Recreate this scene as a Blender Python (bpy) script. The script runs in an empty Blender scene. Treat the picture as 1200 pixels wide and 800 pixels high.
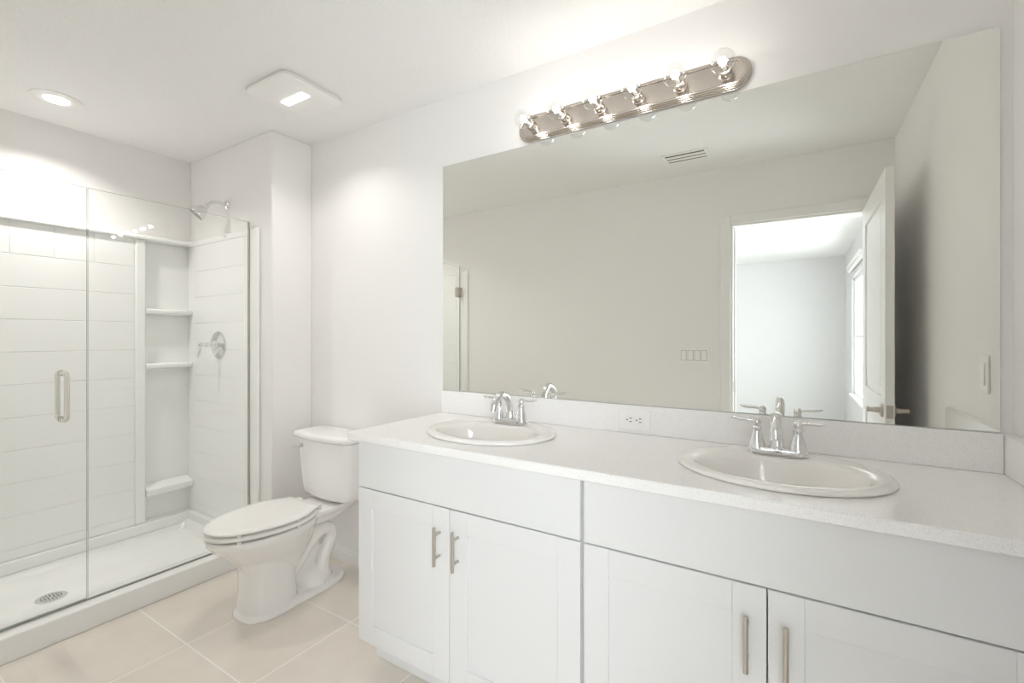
import bpy, bmesh, math, random
from mathutils import Vector, Matrix
random.seed(3)
PI = math.pi
SC = bpy.context.scene
COL = SC.collection

# ------------------------------------------------------------------ camera, world, light, exposure
cam = bpy.data.cameras.new('camera')
cam.sensor_width = 36.0
cam.lens = 539.71 / 1200 * 36.0
cam.shift_y = -4.5 / 1200
cam.clip_start = 0.02
camo = bpy.data.objects.new('camera', cam)
COL.objects.link(camo)
camo.location = (0, 0, 1.2757)
camo.rotation_euler = (PI / 2, 0, math.radians(31.69))
SC.camera = camo

world = bpy.data.worlds.new('world')
SC.world = world
world.use_nodes = True
wbg = world.node_tree.nodes['Background']
wbg.inputs[0].default_value = (0.90, 0.95, 1.0, 1)
wbg.inputs[1].default_value = 3.6

def area_light(name, loc, rot, sx, sy, power, color):
    l = bpy.data.lights.new(name, 'AREA')
    l.shape = 'RECTANGLE'
    l.size, l.size_y, l.energy, l.color = sx, sy, power, color
    o = bpy.data.objects.new(name, l)
    o.location, o.rotation_euler = loc, rot
    COL.objects.link(o)
    return o
# fill light added for the cabinet fronts, as daylight from an invented window (behind the camera, to its right)
area_light('added_daylight', (0.735, -1.10, 1.30), (0, PI / 2, 0), 1.6, 1.3, 34.0, (0.93, 0.96, 1.0))

BULB = 33.0       # strength of each glowing filament
FAN_W = 1.3          # watts of the fan's lit strip
DOWN_W = 2.8         # watts of the recessed downlight

SC.view_settings.view_transform = 'Standard'
SC.view_settings.look = 'None'
SC.view_settings.gamma = 1.0
SC.view_settings.use_curve_mapping = False
SC.view_settings.exposure = 0.98
cy = SC.cycles
cy.max_bounces = 16
cy.diffuse_bounces = 10
cy.glossy_bounces = 8
cy.transparent_max_bounces = 24
cy.caustics_reflective = True
cy.caustics_refractive = False

# ------------------------------------------------------------------ key dimensions (metres; camera at the origin of x, y)
D = 1.7401          # face of the vanity wall
H = 2.44            # ceiling
XR = 0.4895         # right wall
XS = -3.44          # wall behind the shower
YP = 1.489          # shower plumbing wall
XE = -2.50          # end of that wall
YB = 0.0105         # back wall (with the doorway)
XG = -2.70          # shower glass

# ------------------------------------------------------------------ materials
def mat(name, color, rough=0.5, metal=0.0, spec=0.5, bump=None, coat=0.0):
    m = bpy.data.materials.new(name)
    m.use_nodes = True
    nt = m.node_tree
    p = nt.nodes['Principled BSDF']
    p.inputs['Base Color'].default_value = (*color, 1)
    p.inputs['Roughness'].default_value = rough
    p.inputs['Metallic'].default_value = metal
    p.inputs['Specular IOR Level'].default_value = spec
    p.inputs['Coat Weight'].default_value = coat
    if bump:
        scale, strength, dist = bump
        tc = nt.nodes.new('ShaderNodeTexCoord')
        nz = nt.nodes.new('ShaderNodeTexNoise')
        nz.inputs['Scale'].default_value = scale
        nz.inputs['Detail'].default_value = 3
        b = nt.nodes.new('ShaderNodeBump')
        b.inputs['Strength'].default_value = strength
        b.inputs['Distance'].default_value = dist
        nt.links.new(tc.outputs['Object'], nz.inputs['Vector'])
        nt.links.new(nz.outputs['Fac'], b.inputs['Height'])
        nt.links.new(b.outputs['Normal'], p.inputs['Normal'])
    return m

def speckle(m, scale, c0, c1, lo, hi):
    nt = m.node_tree
    p = nt.nodes['Principled BSDF']
    tc = nt.nodes.new('ShaderNodeTexCoord')
    nz = nt.nodes.new('ShaderNodeTexNoise')
    nz.inputs['Scale'].default_value = scale
    nz.inputs['Detail'].default_value = 4
    cr = nt.nodes.new('ShaderNodeValToRGB')
    cr.color_ramp.elements[0].position = lo
    cr.color_ramp.elements[1].position = hi
    cr.color_ramp.elements[0].color = (*c0, 1)
    cr.color_ramp.elements[1].color = (*c1, 1)
    nt.links.new(tc.outputs['Object'], nz.inputs['Vector'])
    nt.links.new(nz.outputs['Fac'], cr.inputs['Fac'])
    nt.links.new(cr.outputs['Color'], p.inputs['Base Color'])

def emit(name, color, strength):
    m = bpy.data.materials.new(name)
    m.use_nodes = True
    nt = m.node_tree
    nt.nodes.clear()
    e = nt.nodes.new('ShaderNodeEmission')
    e.inputs[0].default_value = (*color, 1)
    e.inputs[1].default_value = strength
    o = nt.nodes.new('ShaderNodeOutputMaterial')
    nt.links.new(e.outputs[0], o.inputs[0])
    return m

def thin_glass(name, tint, ior=1.5, gain=1.0):
    """clear thin glass: transmits straight through, reflects by Fresnel on the outer faces"""
    m = bpy.data.materials.new(name)
    m.use_nodes = True
    nt = m.node_tree
    nt.nodes.clear()
    tr = nt.nodes.new('ShaderNodeBsdfTransparent')
    tr.inputs[0].default_value = (*tint, 1)
    gl = nt.nodes.new('ShaderNodeBsdfGlossy')
    gl.inputs['Roughness'].default_value = 0.0
    gl.inputs['Color'].default_value = (1, 1, 1, 1)
    fr = nt.nodes.new('ShaderNodeFresnel')
    fr.inputs['IOR'].default_value = ior
    ge = nt.nodes.new('ShaderNodeNewGeometry')
    inv = nt.nodes.new('ShaderNodeMath')
    inv.operation = 'SUBTRACT'
    inv.inputs[0].default_value = gain
    ml = nt.nodes.new('ShaderNodeMath')
    ml.operation = 'MULTIPLY'
    ml.use_clamp = True
    mx = nt.nodes.new('ShaderNodeMixShader')
    o = nt.nodes.new('ShaderNodeOutputMaterial')
    bk = nt.nodes.new('ShaderNodeMath')
    bk.operation = 'MULTIPLY'
    bk.inputs[1].default_value = gain
    nt.links.new(ge.outputs['Backfacing'], bk.inputs[0])
    nt.links.new(bk.outputs[0], inv.inputs[1])
    nt.links.new(fr.outputs[0], ml.inputs[0])
    nt.links.new(inv.outputs[0], ml.inputs[1])
    nt.links.new(ml.outputs[0], mx.inputs[0])
    nt.links.new(tr.outputs[0], mx.inputs[1])
    nt.links.new(gl.outputs[0], mx.inputs[2])
    nt.links.new(mx.outputs[0], o.inputs[0])
    return m

M = {}
M['wall'] = mat('wall_paint', (0.885, 0.872, 0.862), 0.6, spec=0.25, bump=(220, 0.10, 0.002))
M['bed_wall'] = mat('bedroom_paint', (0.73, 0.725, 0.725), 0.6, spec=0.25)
M['ceil'] = mat('ceiling_paint', (0.905, 0.90, 0.892), 0.8, spec=0.15, bump=(75, 0.60, 0.005))
M['trim'] = mat('trim_paint', (0.88, 0.87, 0.855), 0.35)
M['door'] = mat('door_paint', (0.88, 0.875, 0.86), 0.35)
M['cab'] = mat('cabinet_paint', (0.815, 0.812, 0.812), 0.38, spec=0.4)
M['cab_dark'] = mat('cabinet_inside', (0.45, 0.44, 0.43), 0.6)
M['acrylic'] = mat('white_acrylic', (0.91, 0.91, 0.905), 0.16, coat=0.2)
M['porcelain'] = mat('porcelain', (0.90, 0.885, 0.872), 0.08, coat=0.3)
M['biscuit'] = mat('sink_porcelain', (0.91, 0.885, 0.855), 0.10, coat=0.3)
M['seat'] = mat('seat_plastic', (0.87, 0.86, 0.84), 0.22)
M['chrome'] = mat('chrome', (0.82, 0.82, 0.83), 0.07, 1.0)
M['nickel'] = mat('brushed_nickel', (0.56, 0.52, 0.47), 0.30, 1.0)
M['satin'] = mat('satin_nickel', (0.78, 0.76, 0.71), 0.16, 1.0)
M['bar_metal'] = mat('brushed_nickel_bar', (0.60, 0.55, 0.50), 0.24, 1.0)
M['channel'] = mat('grey_seal', (0.30, 0.31, 0.29), 0.4)
M['plastic'] = mat('white_plastic', (0.91, 0.90, 0.885), 0.3)
M['gap_shade'] = mat('recess_shadow_gap', (0.42, 0.42, 0.41), 0.6)  # grey that paints in the shade round the switch rockers
M['dark'] = mat('dark_slot', (0.05, 0.05, 0.05), 0.6)
M['gap'] = mat('vent_cavity', (0.12, 0.12, 0.115), 0.7)
M['quartz'] = mat('white_quartz', (0.83, 0.80, 0.77), 0.16)
speckle(M['quartz'], 420, (0.80, 0.78, 0.77), (0.95, 0.935, 0.925), 0.32, 0.46)
M['glass'] = thin_glass('shower_glass', (0.988, 0.994, 0.988), 1.5)
M['glass_edge'] = mat('glass_edge', (0.30, 0.34, 0.31), 0.15)
M['bulb_glass'] = thin_glass('bulb_glass', (0.93, 0.93, 0.93), 1.7, 2.2)
M['pane'] = thin_glass('window_glass', (0.95, 0.97, 0.97), 1.45)
M['filament'] = emit('glowing_filament', (1.0, 0.95, 0.89), BULB)
M['fan_light'] = emit('fan_light', (1.0, 0.97, 0.93), 6.0)
M['down_light'] = emit('downlight', (1.0, 0.97, 0.93), 6.0)
mm = mat('mirror_silver', (0.925, 0.93, 0.89), 0.0, 1.0)
M['mirror'] = mm
M['mirror_edge'] = mat('mirror_edge', (0.30, 0.31, 0.29), 0.3)

# floor: 18 inch porcelain tiles, light grout; grid lines at x = -1.703 and y = 0.920 (mod 0.457)
def floor_material():
    m = mat('floor_tile', (0.6, 0.55, 0.48), 0.28, spec=0.4)
    nt = m.node_tree
    N, L = nt.nodes, nt.links
    p = N['Principled BSDF']
    tc = N.new('ShaderNodeTexCoord')
    sp = N.new('ShaderNodeSeparateXYZ')
    L.new(tc.outputs['Object'], sp.inputs[0])
    ds = []
    for ax, off in (('X', -1.703), ('Y', 0.920)):
        a = N.new('ShaderNodeMath'); a.operation = 'SUBTRACT'; a.inputs[1].default_value = off
        L.new(sp.outputs[ax], a.inputs[0])
        b = N.new('ShaderNodeMath'); b.operation = 'PINGPONG'; b.inputs[1].default_value = 0.2285
        L.new(a.outputs[0], b.inputs[0])
        ds.append(b)
    mn = N.new('ShaderNodeMath'); mn.operation = 'MINIMUM'
    L.new(ds[0].outputs[0], mn.inputs[0]); L.new(ds[1].outputs[0], mn.inputs[1])
    mr = N.new('ShaderNodeMapRange')
    mr.inputs['From Min'].default_value = 0.0022
    mr.inputs['From Max'].default_value = 0.0034
    L.new(mn.outputs[0], mr.inputs['Value'])
    nz = N.new('ShaderNodeTexNoise'); nz.inputs['Scale'].default_value = 3.2; nz.inputs['Detail'].default_value = 6
    L.new(tc.outputs['Object'], nz.inputs['Vector'])
    cr = N.new('ShaderNodeValToRGB')
    cr.color_ramp.elements[0].position, cr.color_ramp.elements[1].position = 0.35, 0.68
    cr.color_ramp.elements[0].color = (0.745, 0.69, 0.62, 1)
    cr.color_ramp.elements[1].color = (0.825, 0.775, 0.71, 1)
    L.new(nz.outputs['Fac'], cr.inputs['Fac'])
    mx = N.new('ShaderNodeMix'); mx.data_type = 'RGBA'
    mx.inputs['A'].default_value = (0.92, 0.90, 0.86, 1)
    L.new(mr.outputs['Result'], mx.inputs['Factor'])
    L.new(cr.outputs['Color'], mx.inputs['B'])
    L.new(mx.outputs['Result'], p.inputs['Base Color'])
    bp = N.new('ShaderNodeBump'); bp.inputs['Strength'].default_value = 0.3; bp.inputs['Distance'].default_value = 0.002
    L.new(mr.outputs['Result'], bp.inputs['Height'])
    L.new(bp.outputs['Normal'], p.inputs['Normal'])
    return m
M['floor'] = floor_material()
M['carpet'] = mat('bedroom_carpet', (0.62, 0.59, 0.55), 0.9, spec=0.1, bump=(300, 0.5, 0.004))

# ------------------------------------------------------------------ mesh helpers (all in world metres)
def box(bm, x0, x1, y0, y1, z0, z1, mi=0):
    vs = [bm.verts.new((x, y, z)) for x in (x0, x1) for y in (y0, y1) for z in (z0, z1)]
    for f in ((0, 1, 3, 2), (4, 6, 7, 5), (0, 4, 5, 1), (2, 3, 7, 6), (0, 2, 6, 4), (1, 5, 7, 3)):
        fc = bm.faces.new([vs[i] for i in f])
        fc.material_index = mi

def boxes(*bs):
    bm = bmesh.new()
    for b in bs:
        box(bm, *b)
    return bm

def loft(bm, rings, cap0=True, cap1=True, closed=True, mi=0):
    """rings: lists of points, same length"""
    vr = [[bm.verts.new(p) for p in r] for r in rings]
    n = len(vr[0])
    for a, b in zip(vr, vr[1:]):
        for i in range(n if closed else n - 1):
            j = (i + 1) % n
            f = bm.faces.new((a[i], a[j], b[j], b[i]))
            f.material_index = mi
    if cap0:
        bm.faces.new(list(reversed(vr[0]))).material_index = mi
    if cap1:
        bm.faces.new(vr[-1]).material_index = mi

def frame_of(axis):
    a = Vector(axis).normalized()
    u = a.cross(Vector((0, 0, 1)))
    if u.length < 1e-4:
        u = Vector((1, 0, 0))
    u.normalize()
    return a, u, a.cross(u)

def lathe(bm, origin, axis, prof, n=32, mi=0, cap0=True, cap1=True):
    """prof: (distance along axis, radius)"""
    a, u, v = frame_of(axis)
    o = Vector(origin)
    rings = []
    for d, r in prof:
        r = max(r, 1e-4)
        rings.append([o + a * d + (u * math.cos(t) + v * math.sin(t)) * r
                      for t in (2 * PI * k / n for k in range(n))])
    loft(bm, rings, cap0, cap1, mi=mi)

def smooth_path(pts, sub=8, closed=False):
    P = [Vector(p) for p in pts]
    out = []
    n = len(P)
    for i in range(n if closed else n - 1):
        p1, p2 = P[i], P[(i + 1) % n]
        p0 = P[i - 1] if (i > 0 or closed) else p1 * 2 - p2
        p3 = P[(i + 2) % n] if (i + 2 < n or closed) else p2 * 2 - p1
        for k in range(sub):
            t = k / sub
            out.append(0.5 * ((2 * p1) + (p2 - p0) * t + (2 * p0 - 5 * p1 + 4 * p2 - p3) * t * t
                              + (3 * p1 - p0 - 3 * p2 + p3) * t ** 3))
    if not closed:
        out.append(P[-1])
    return out

def tube(bm, pts, rad, n=14, mi=0, closed=False, flat=1.0):
    """rad: number or list along pts; flat squeezes the second cross axis"""
    P = [Vector(p) for p in pts]
    m = len(P)
    if not isinstance(rad, (list, tuple)):
        rad = [rad] * m
    elif len(rad) != m:
        rr = []
        for i in range(m):
            t = i / (m - 1) * (len(rad) - 1)
            k = min(int(t), len(rad) - 2)
            rr.append(rad[k] + (rad[k + 1] - rad[k]) * (t - k))
        rad = rr
    T = []
    for i in range(m):
        if closed:
            d = P[(i + 1) % m] - P[i - 1]
        else:
            d = P[min(i + 1, m - 1)] - P[max(i - 1, 0)]
        T.append(d.normalized())
    _, u, _ = frame_of(T[0])
    rings = []
    for i in range(m):
        u = (u - T[i] * u.dot(T[i])).normalized()
        v = T[i].cross(u)
        rings.append([P[i] + u * math.cos(a) * rad[i] + v * math.sin(a) * rad[i] * flat
                      for a in (2 * PI * k / n for k in range(n))])
    if closed:
        rings.append(rings[0])
        loft(bm, rings, False, False, mi=mi)
        bmesh.ops.remove_doubles(bm, verts=bm.verts, dist=1e-6)
    else:
        loft(bm, rings, mi=mi)

def ball(bm, c, r, n=20, mi=0):
    before = set(bm.faces)
    bmesh.ops.create_uvsphere(bm, u_segments=n, v_segments=n // 2 + 2, radius=r, matrix=Matrix.Translation(c))
    for f in bm.faces:
        if f not in before:
            f.material_index = mi

def root_loc(o):
    while o.parent:
        o = o.parent
    return Vector(o.location)

def obj(name, bm, m, parent=None, smooth=False, bevel=0.0, seg=2, auto=None):
    """link a bmesh (world coordinates) as one mesh object"""
    bmesh.ops.recalc_face_normals(bm, faces=bm.faces)
    me = bpy.data.meshes.new(name)
    if parent:
        bmesh.ops.translate(bm, verts=bm.verts, vec=-root_loc(parent))
    bm.to_mesh(me)
    bm.free()
    for x in (m if isinstance(m, (list, tuple)) else [m]):
        me.materials.append(x)
    o = bpy.data.objects.new(name, me)
    COL.objects.link(o)
    if parent:
        o.parent = parent
    if bevel:
        b = o.modifiers.new('bevel', 'BEVEL')
        b.width, b.segments, b.limit_method, b.angle_limit = bevel, seg, 'ANGLE', math.radians(40)
    if smooth or bevel:
        for p in me.polygons:
            p.use_smooth = True
        if auto is not None or bevel:
            me.set_sharp_from_angle(angle=math.radians(auto if auto is not None else 50))
    return o

def recenter(o):
    """put a parentless mesh's origin at its base"""
    vs = [v.co for v in o.data.vertices]
    c = Vector((sum(v.x for v in vs) / len(vs), sum(v.y for v in vs) / len(vs), min(v.z for v in vs)))
    o.data.transform(Matrix.Translation(-c))
    o.location = c

def tag(o, label, cat, group=None):
    o['label'], o['category'] = label, cat
    if group:
        o['group'] = group
    return o

def thing(name, label, cat, loc, group=None):
    o = bpy.data.objects.new(name, None)
    o.empty_display_size = 0.05
    o.location = loc
    COL.objects.link(o)
    return tag(o, label, cat, group)

def struct(name, bm, m, parent=None, **k):
    o = obj(name, bm, m, parent, **k)
    if not parent:
        o['kind'] = 'structure'
    return o

def dup(root, offset, label=None):
    """copy a thing with its parts and their sub-parts"""
    r = root.copy()
    COL.objects.link(r)
    r.location = Vector(root.location) + Vector(offset)
    if label:
        r['label'] = label
    for ch in list(root.children):
        c = ch.copy()
        COL.objects.link(c)
        c.parent = r
        for g in list(ch.children):
            d = g.copy()
            COL.objects.link(d)
            d.parent = c
    return r

# ================================================================== THE ROOM
T = 0.12
DX0, DX1, DZ = -0.385, 0.372, 2.05      # doorway in the back wall
struct('floor', boxes((XS - T, XR + T, YB - T, D + T, -0.1, 0)), M['floor'])
struct('ceiling', boxes((XS - T, XR + T, YB - T, D + T, H, H + 0.1)), M['ceil'])
struct('wall_front', boxes((XS - T, XR + T, D, D + T, 0, H)), M['wall'])
struct('wall_right', boxes((XR, XR + T, YB, D, 0, H)), M['wall'])
struct('wall_left', boxes((XS - T, XS, YB, D, 0, H)), M['wall'])
struct('wall_end', boxes((XS, XE, YP, D, 0, H)), M['wall'], bevel=0.008, seg=3)
struct('wall_back', boxes((XS - T, DX0, YB - T, YB, 0, H), (DX1, XR + T, YB - T, YB, 0, H),
                          (DX0, DX1, YB - T, YB, DZ, H)), M['wall'])

def baseboard(name, x0, x1, y0, y1, axis, side):
    """moulded profile running along an axis; side = direction the profile grows from the wall"""
    prof = [(0, 0), (0.014, 0), (0.014, 0.055), (0.011, 0.060), (0.011, 0.066), (0.006, 0.074), (0.005, 0.083), (0, 0.083)]
    bm = bmesh.new()
    if axis == 'x':
        rings = [[(x, y0 + side * d, z) for d, z in prof] for x in (x0, x1)]
    else:
        rings = [[(x0 + side * d, y, z) for d, z in prof] for y in (y0, y1)]
    loft(bm, rings)
    return struct(name, bm, M['trim'])
baseboard('baseboard_front', XE + 0.0005, -1.4345, D - 0.0005, 0, 'x', -1)
baseboard('baseboard_end', XE + 0.0005, 0, YP, D - 0.015, 'y', 1)
baseboard('baseboard_back', -2.60, DX0 - 0.062, YB + 0.0005, 0, 'x', 1)
baseboard('baseboard_right', XR - 0.0005, 0, YB + 0.015, 1.28, 'y', -1)

# doorway casing and jamb
cw = 0.057
struct('trim_1', boxes((DX0 - cw, DX0 + 0.004, YB, YB + 0.016, 0, DZ + cw), (DX1 - 0.004, DX1 + cw, YB, YB + 0.016, 0, DZ + cw),
                       (DX0 + 0.004, DX1 - 0.004, YB, YB + 0.016, DZ - 0.004, DZ + cw)), M['trim'], bevel=0.004)
struct('trim_2', boxes((DX0, DX0 + 0.018, YB - T - 0.002, YB, 0, DZ), (DX1 - 0.018, DX1, YB - T - 0.002, YB, 0, DZ),
                       (DX0 + 0.018, DX1 - 0.018, YB - T - 0.002, YB, DZ - 0.018, DZ),
                       (DX0 + 0.018, DX0 + 0.030, YB - 0.075, YB - 0.04, 0, DZ - 0.018)), M['trim'], bevel=0.002)

# bedroom beyond the doorway
BX0, BX1, BY0 = -3.3, 0.59, -4.62
WY0, WY1, WZ0, WZ1 = -3.67, -2.35, 0.56, 2.02     # seen in the mirror
VY0, VY1, VZ0, VZ1 = -1.75, -0.45, 0.50, 2.10     # by the doorway, unseen, added to let the fill daylight in
struct('floor_bedroom', boxes((BX0, BX1 + T, BY0, YB - T, -0.1, 0.0)), M['carpet'])
struct('ceiling_bedroom', boxes((BX0 - T, BX1 + T, BY0 - T, YB - T, H, H + 0.1)), M['ceil'])
struct('wall_bedroom_far', boxes((BX0 - T, BX1 + T, BY0 - T, BY0, 0, H)), M['bed_wall'])
struct('wall_bedroom_right', boxes((BX1, BX1 + T, BY0, WY0, 0, H), (BX1, BX1 + T, WY1, VY0, 0, H), (BX1, BX1 + T, VY1, YB - T, 0, H),
                                   (BX1, BX1 + T, VY0, VY1, 0, VZ0), (BX1, BX1 + T, VY0, VY1, VZ1, H),
                                   (BX1, BX1 + T, WY0, WY1, 0, WZ0), (BX1, BX1 + T, WY0, WY1, WZ1, H)), M['bed_wall'])
struct('wall_bedroom_left', boxes((BX0 - T, BX0, BY0, YB - T, 0, H)), M['bed_wall'])
def window(name, axis, p, a0, a1, z0, z1, sgn, nv):
    """window in the plane axis = p, running a0..a1 along the wall; sgn = direction to the outside; nv sashes"""
    f = 0.05
    def bx(d0, d1, b0, b1, c0, c1):
        d0, d1 = sorted((p + sgn * d0, p + sgn * d1))
        return (d0, d1, b0, b1, c0, c1) if axis == 'x' else (b0, b1, d0, d1, c0, c1)
    zc = (z0 + z1) / 2
    bs = [bx(0.03, 0.08, a0, a0 + f, z0, z1), bx(0.03, 0.08, a1 - f, a1, z0, z1), bx(0.03, 0.08, a0 + f, a1 - f, z0, z0 + f), bx(0.03, 0.08, a0 + f, a1 - f, z1 - f, z1)]
    for k in range(1, nv):
        c = a0 + (a1 - a0) * k / nv
        bs.append(bx(0.03, 0.08, c - 0.03, c + 0.03, z0 + f, z1 - f))
    bs.append(bx(0.035, 0.075, a0 + f, a1 - f, zc - 0.02, zc + 0.02))
    w = struct(name, boxes(*bs), M['plastic'])
    obj('pane', boxes(bx(0.052, 0.058, a0 + f, a1 - f, z0 + f, z1 - f)), M['pane'], w)
    obj('window_sill', boxes(bx(-0.03, 0.029, a0 + 0.001, a1 - 0.001, z0 + 0.0005, z0 + 0.02)), M['trim'], w, bevel=0.004)
    return w
window('window_1', 'x', BX1, WY0, WY1, WZ0, WZ1, 1, 1)
window('window_added', 'x', BX1, VY0, VY1, VZ0, VZ1, 1, 1)  # invented window, the opening for the added daylight
# rolled blind housing above the right bedroom window
bl = thing('window_blind', 'rolled white blind on wall above bedroom window, seen in mirror', 'blind', (BX1 - 0.03, (WY0 + WY1) / 2, 2.10))
obj('head_rail', boxes((BX1 - 0.055, BX1 - 0.001, WY0 - 0.02, WY1 + 0.02, 2.12, 2.17)), M['plastic'], bl, bevel=0.008)
bmr = bmesh.new()
lathe(bmr, (BX1 - 0.028, WY0, 2.105), (0, 1, 0), [(0, 0.02), (WY1 - WY0, 0.02)], 16)
obj('roller', bmr, M['plastic'], bl, smooth=True, auto=40)

# ------------------------------------------------------------------ open door (two-panel, lever handles)
DLX0, DLX1, DLY0, DLY1, DLZ1 = 0.336, 0.371, 0.030, 0.845, 2.035
def door_leaf():
    bm = bmesh.new()
    s = 0.115
    zs = (0.012, 0.24, 0.86, 1.00, DLZ1 - 0.115, DLZ1)
    box(bm, DLX0, DLX1, DLY0, DLY0 + s, zs[0], zs[5])
    box(bm, DLX0, DLX1, DLY1 - s, DLY1, zs[0], zs[5])
    for a, b in ((zs[0], zs[1]), (zs[2], zs[3]), (zs[4], zs[5])):
        box(bm, DLX0, DLX1, DLY0 + s, DLY1 - s, a, b)
    for a, b in ((zs[1], zs[2]), (zs[3], zs[4])):
        box(bm, DLX0 + 0.010, DLX1 - 0.010, DLY0 + s, DLY1 - s, a, b)
        box(bm, DLX0 + 0.004, DLX1 - 0.004, DLY0 + s + 0.045, DLY1 - s - 0.045, a + 0.045, b - 0.045)
    return bm
door = struct('door_1', door_leaf(), M['door'], bevel=0.003)
def lever_set(sgn, x):
    hz, hy = 0.945, DLY1 - 0.062
    bm = bmesh.new()
    lathe(bm, (x + sgn * 0.0005, hy, hz), (sgn, 0, 0), [(0, 0.032), (0.006, 0.032), (0.010, 0.026), (0.012, 0.014), (0.045, 0.010), (0.058, 0.011)], 24)
    tube(bm, smooth_path([(x + sgn * 0.050, hy + 0.006, hz), (x + sgn * 0.052, hy - 0.04, hz + 0.003), (x + sgn * 0.048, hy - 0.075, hz), (x + sgn * 0.044, hy - 0.11, hz - 0.004)], 6), [0.010, 0.009, 0.008, 0.008, 0.006], 12)
    return obj('lever_handle', bm, M['nickel'], door, smooth=True, auto=45)
lever_set(-1, DLX0)
lever_set(1, DLX1)
bm = boxes((0.341, 0.366, DLY1 + 0.0005, DLY1 + 0.002, 0.916, 0.974))
lathe(bm, (0.3535, DLY1, 0.945), (0, 1, 0), [(0, 0.008), (0.012, 0.008)], 12)
obj('latch_plate', bm, M['nickel'], door, bevel=0.001)
for z in (0.25, 1.02, 1.80):
    bm = bmesh.new()
    lathe(bm, (DLX1 - 0.004, DLY0 - 0.008, z), (0, 0, 1), [(0, 0.006), (0.09, 0.006)], 12)
    obj('hinge', bm, M['nickel'], door, smooth=True, auto=40)
sp = obj('strike_plate', boxes((DX0 + 0.0182, DX0 + 0.0205, YB - 0.035, YB - 0.006, 0.905, 0.975)), M['nickel'])
recenter(sp)
tag(sp, 'small nickel strike plate on the door jamb, seen in mirror', 'strike plate')

# ================================================================== VANITY
CY = 1.197                      # door face plane
def shaker(bm, x0, x1, z0, z1, y=CY):
    s = 0.071
    y1 = y + 0.020
    box(bm, x0, x0 + s, y, y1, z0, z1)
    box(bm, x1 - s, x1, y, y1, z0, z1)
    box(bm, x0 + s, x1 - s, y, y1, z0, z0 + s)
    box(bm, x0 + s, x1 - s, y, y1, z1 - s, z1)
    box(bm, x0 + s - 0.002, x1 - s + 0.002, y + 0.009, y1 - 0.002, z0 + s - 0.002, z1 - s + 0.002)

def bar_pull(x, z0, z1, parent, y=CY):
    bm = bmesh.new()
    lathe(bm, (x, y - 0.030, z0), (0, 0, 1), [(0, 0.0045), (0.001, 0.0058), (z1 - z0 - 0.001, 0.0058), (z1 - z0, 0.0045)], 16)
    for z in (z0 + 0.026, z1 - 0.026):
        lathe(bm, (x, y - 0.0003, z), (0, -1, 0), [(0, 0.0048), (0.030, 0.0048)], 12)
    return obj('bar_pull', bm, M['nickel'], parent, smooth=True, auto=40)

cx0, cx1 = -1.4335, -0.5135
cab = thing('vanity_cabinet', 'white shaker sink cabinet beside the toilet, under the left sink', 'cabinet', ((cx0 + cx1) / 2, 1.46, 0), 'white vanity base cabinets')
bz, tz = 0.118, 0.8835
obj('body', boxes((cx0 - 0.0035, cx0 + 0.016, CY + 0.0215, D - 0.002, bz, tz), (cx1 - 0.016, cx1 + 0.0035, CY + 0.0215, D - 0.002, bz, tz),
                  (cx0 + 0.016, cx1 - 0.016, CY + 0.0215, D - 0.002, bz, bz + 0.016),
                  (cx0 + 0.016, cx1 - 0.016, D - 0.012, D - 0.002, bz + 0.016, tz),
                  (cx0 + 0.016, cx1 - 0.016, CY + 0.0215, CY + 0.036, tz - 0.035, tz),
                  (cx0 + 0.016, cx1 - 0.016, CY + 0.0215, CY + 0.036, 0.68, 0.72),
                  (cx0, cx0 + 0.016, 1.300, D - 0.016, 0, bz), (cx1 - 0.016, cx1, 1.300, D - 0.016, 0, bz)), M['cab'], cab, bevel=0.001)
obj('toe_kick', boxes((cx0, cx1, 1.288, 1.2995, 0.001, bz)), M['cab'], cab)
obj('drawer_front', boxes((cx0 + 0.0015, cx1 - 0.0015, CY, CY + 0.020, 0.7065, 0.8785)), M['cab'], cab, bevel=0.002)
mid = -0.9845
bm = bmesh.new(); shaker(bm, cx0 + 0.0015, mid - 0.0015, 0.120, 0.7025)
dl = obj('cabinet_door', bm, M['cab'], cab, bevel=0.0015)
bar_pull(-1.026, 0.514, 0.644, dl)
bm = bmesh.new(); shaker(bm, mid + 0.0015, cx1 - 0.0015, 0.120, 0.7025)
dr = obj('cabinet_door', bm, M['cab'], cab, bevel=0.0015)
bar_pull(-0.9475, 0.514, 0.644, dr)
# the right cabinet has the same layout, one cabinet width further along the wall (plus a slim joint)
cab2 = dup(cab, (0.9265 + 0.0015, 0, 0), 'white shaker sink cabinet by the right wall, under the right sink')
fl = obj('filler_strip', boxes((cx1 + 0.928 + 0.001, XR - 0.001, CY + 0.012, CY + 0.030, 0.0, tz)), M['cab'], cab2)

# quartz counter with two oval cut-outs
S1, S2, SY = -0.992, -0.0455, 1.450
KX0, KY0, KZ0, KZ1 = -1.467, 1.172, 0.884, 0.914
def counter_bm():
    bm = bmesh.new()
    es = []
    def loop(pts):
        vs = [bm.verts.new((x, y, KZ1)) for x, y in pts]
        for i in range(len(vs)):
            es.append(bm.edges.new((vs[i], vs[(i + 1) % len(vs)])))
    loop([(KX0, KY0), (XR - 0.001, KY0), (XR - 0.001, D - 0.001), (KX0, D - 0.001)])
    for sx in (S1, S2):
        loop([(sx + 0.236 * math.cos(a), SY - 0.012 + 0.175 * math.sin(a)) for a in (2 * PI * k / 48 for k in range(48))])
    bmesh.ops.triangle_fill(bm, use_beauty=True, use_dissolve=False, edges=es)
    top = list(bm.faces)
    r = bmesh.ops.extrude_face_region(bm, geom=top)
    bmesh.ops.translate(bm, verts=[v for v in r['geom'] if isinstance(v, bmesh.types.BMVert)], vec=(0, 0, KZ0 - KZ1))
    return bm
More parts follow.
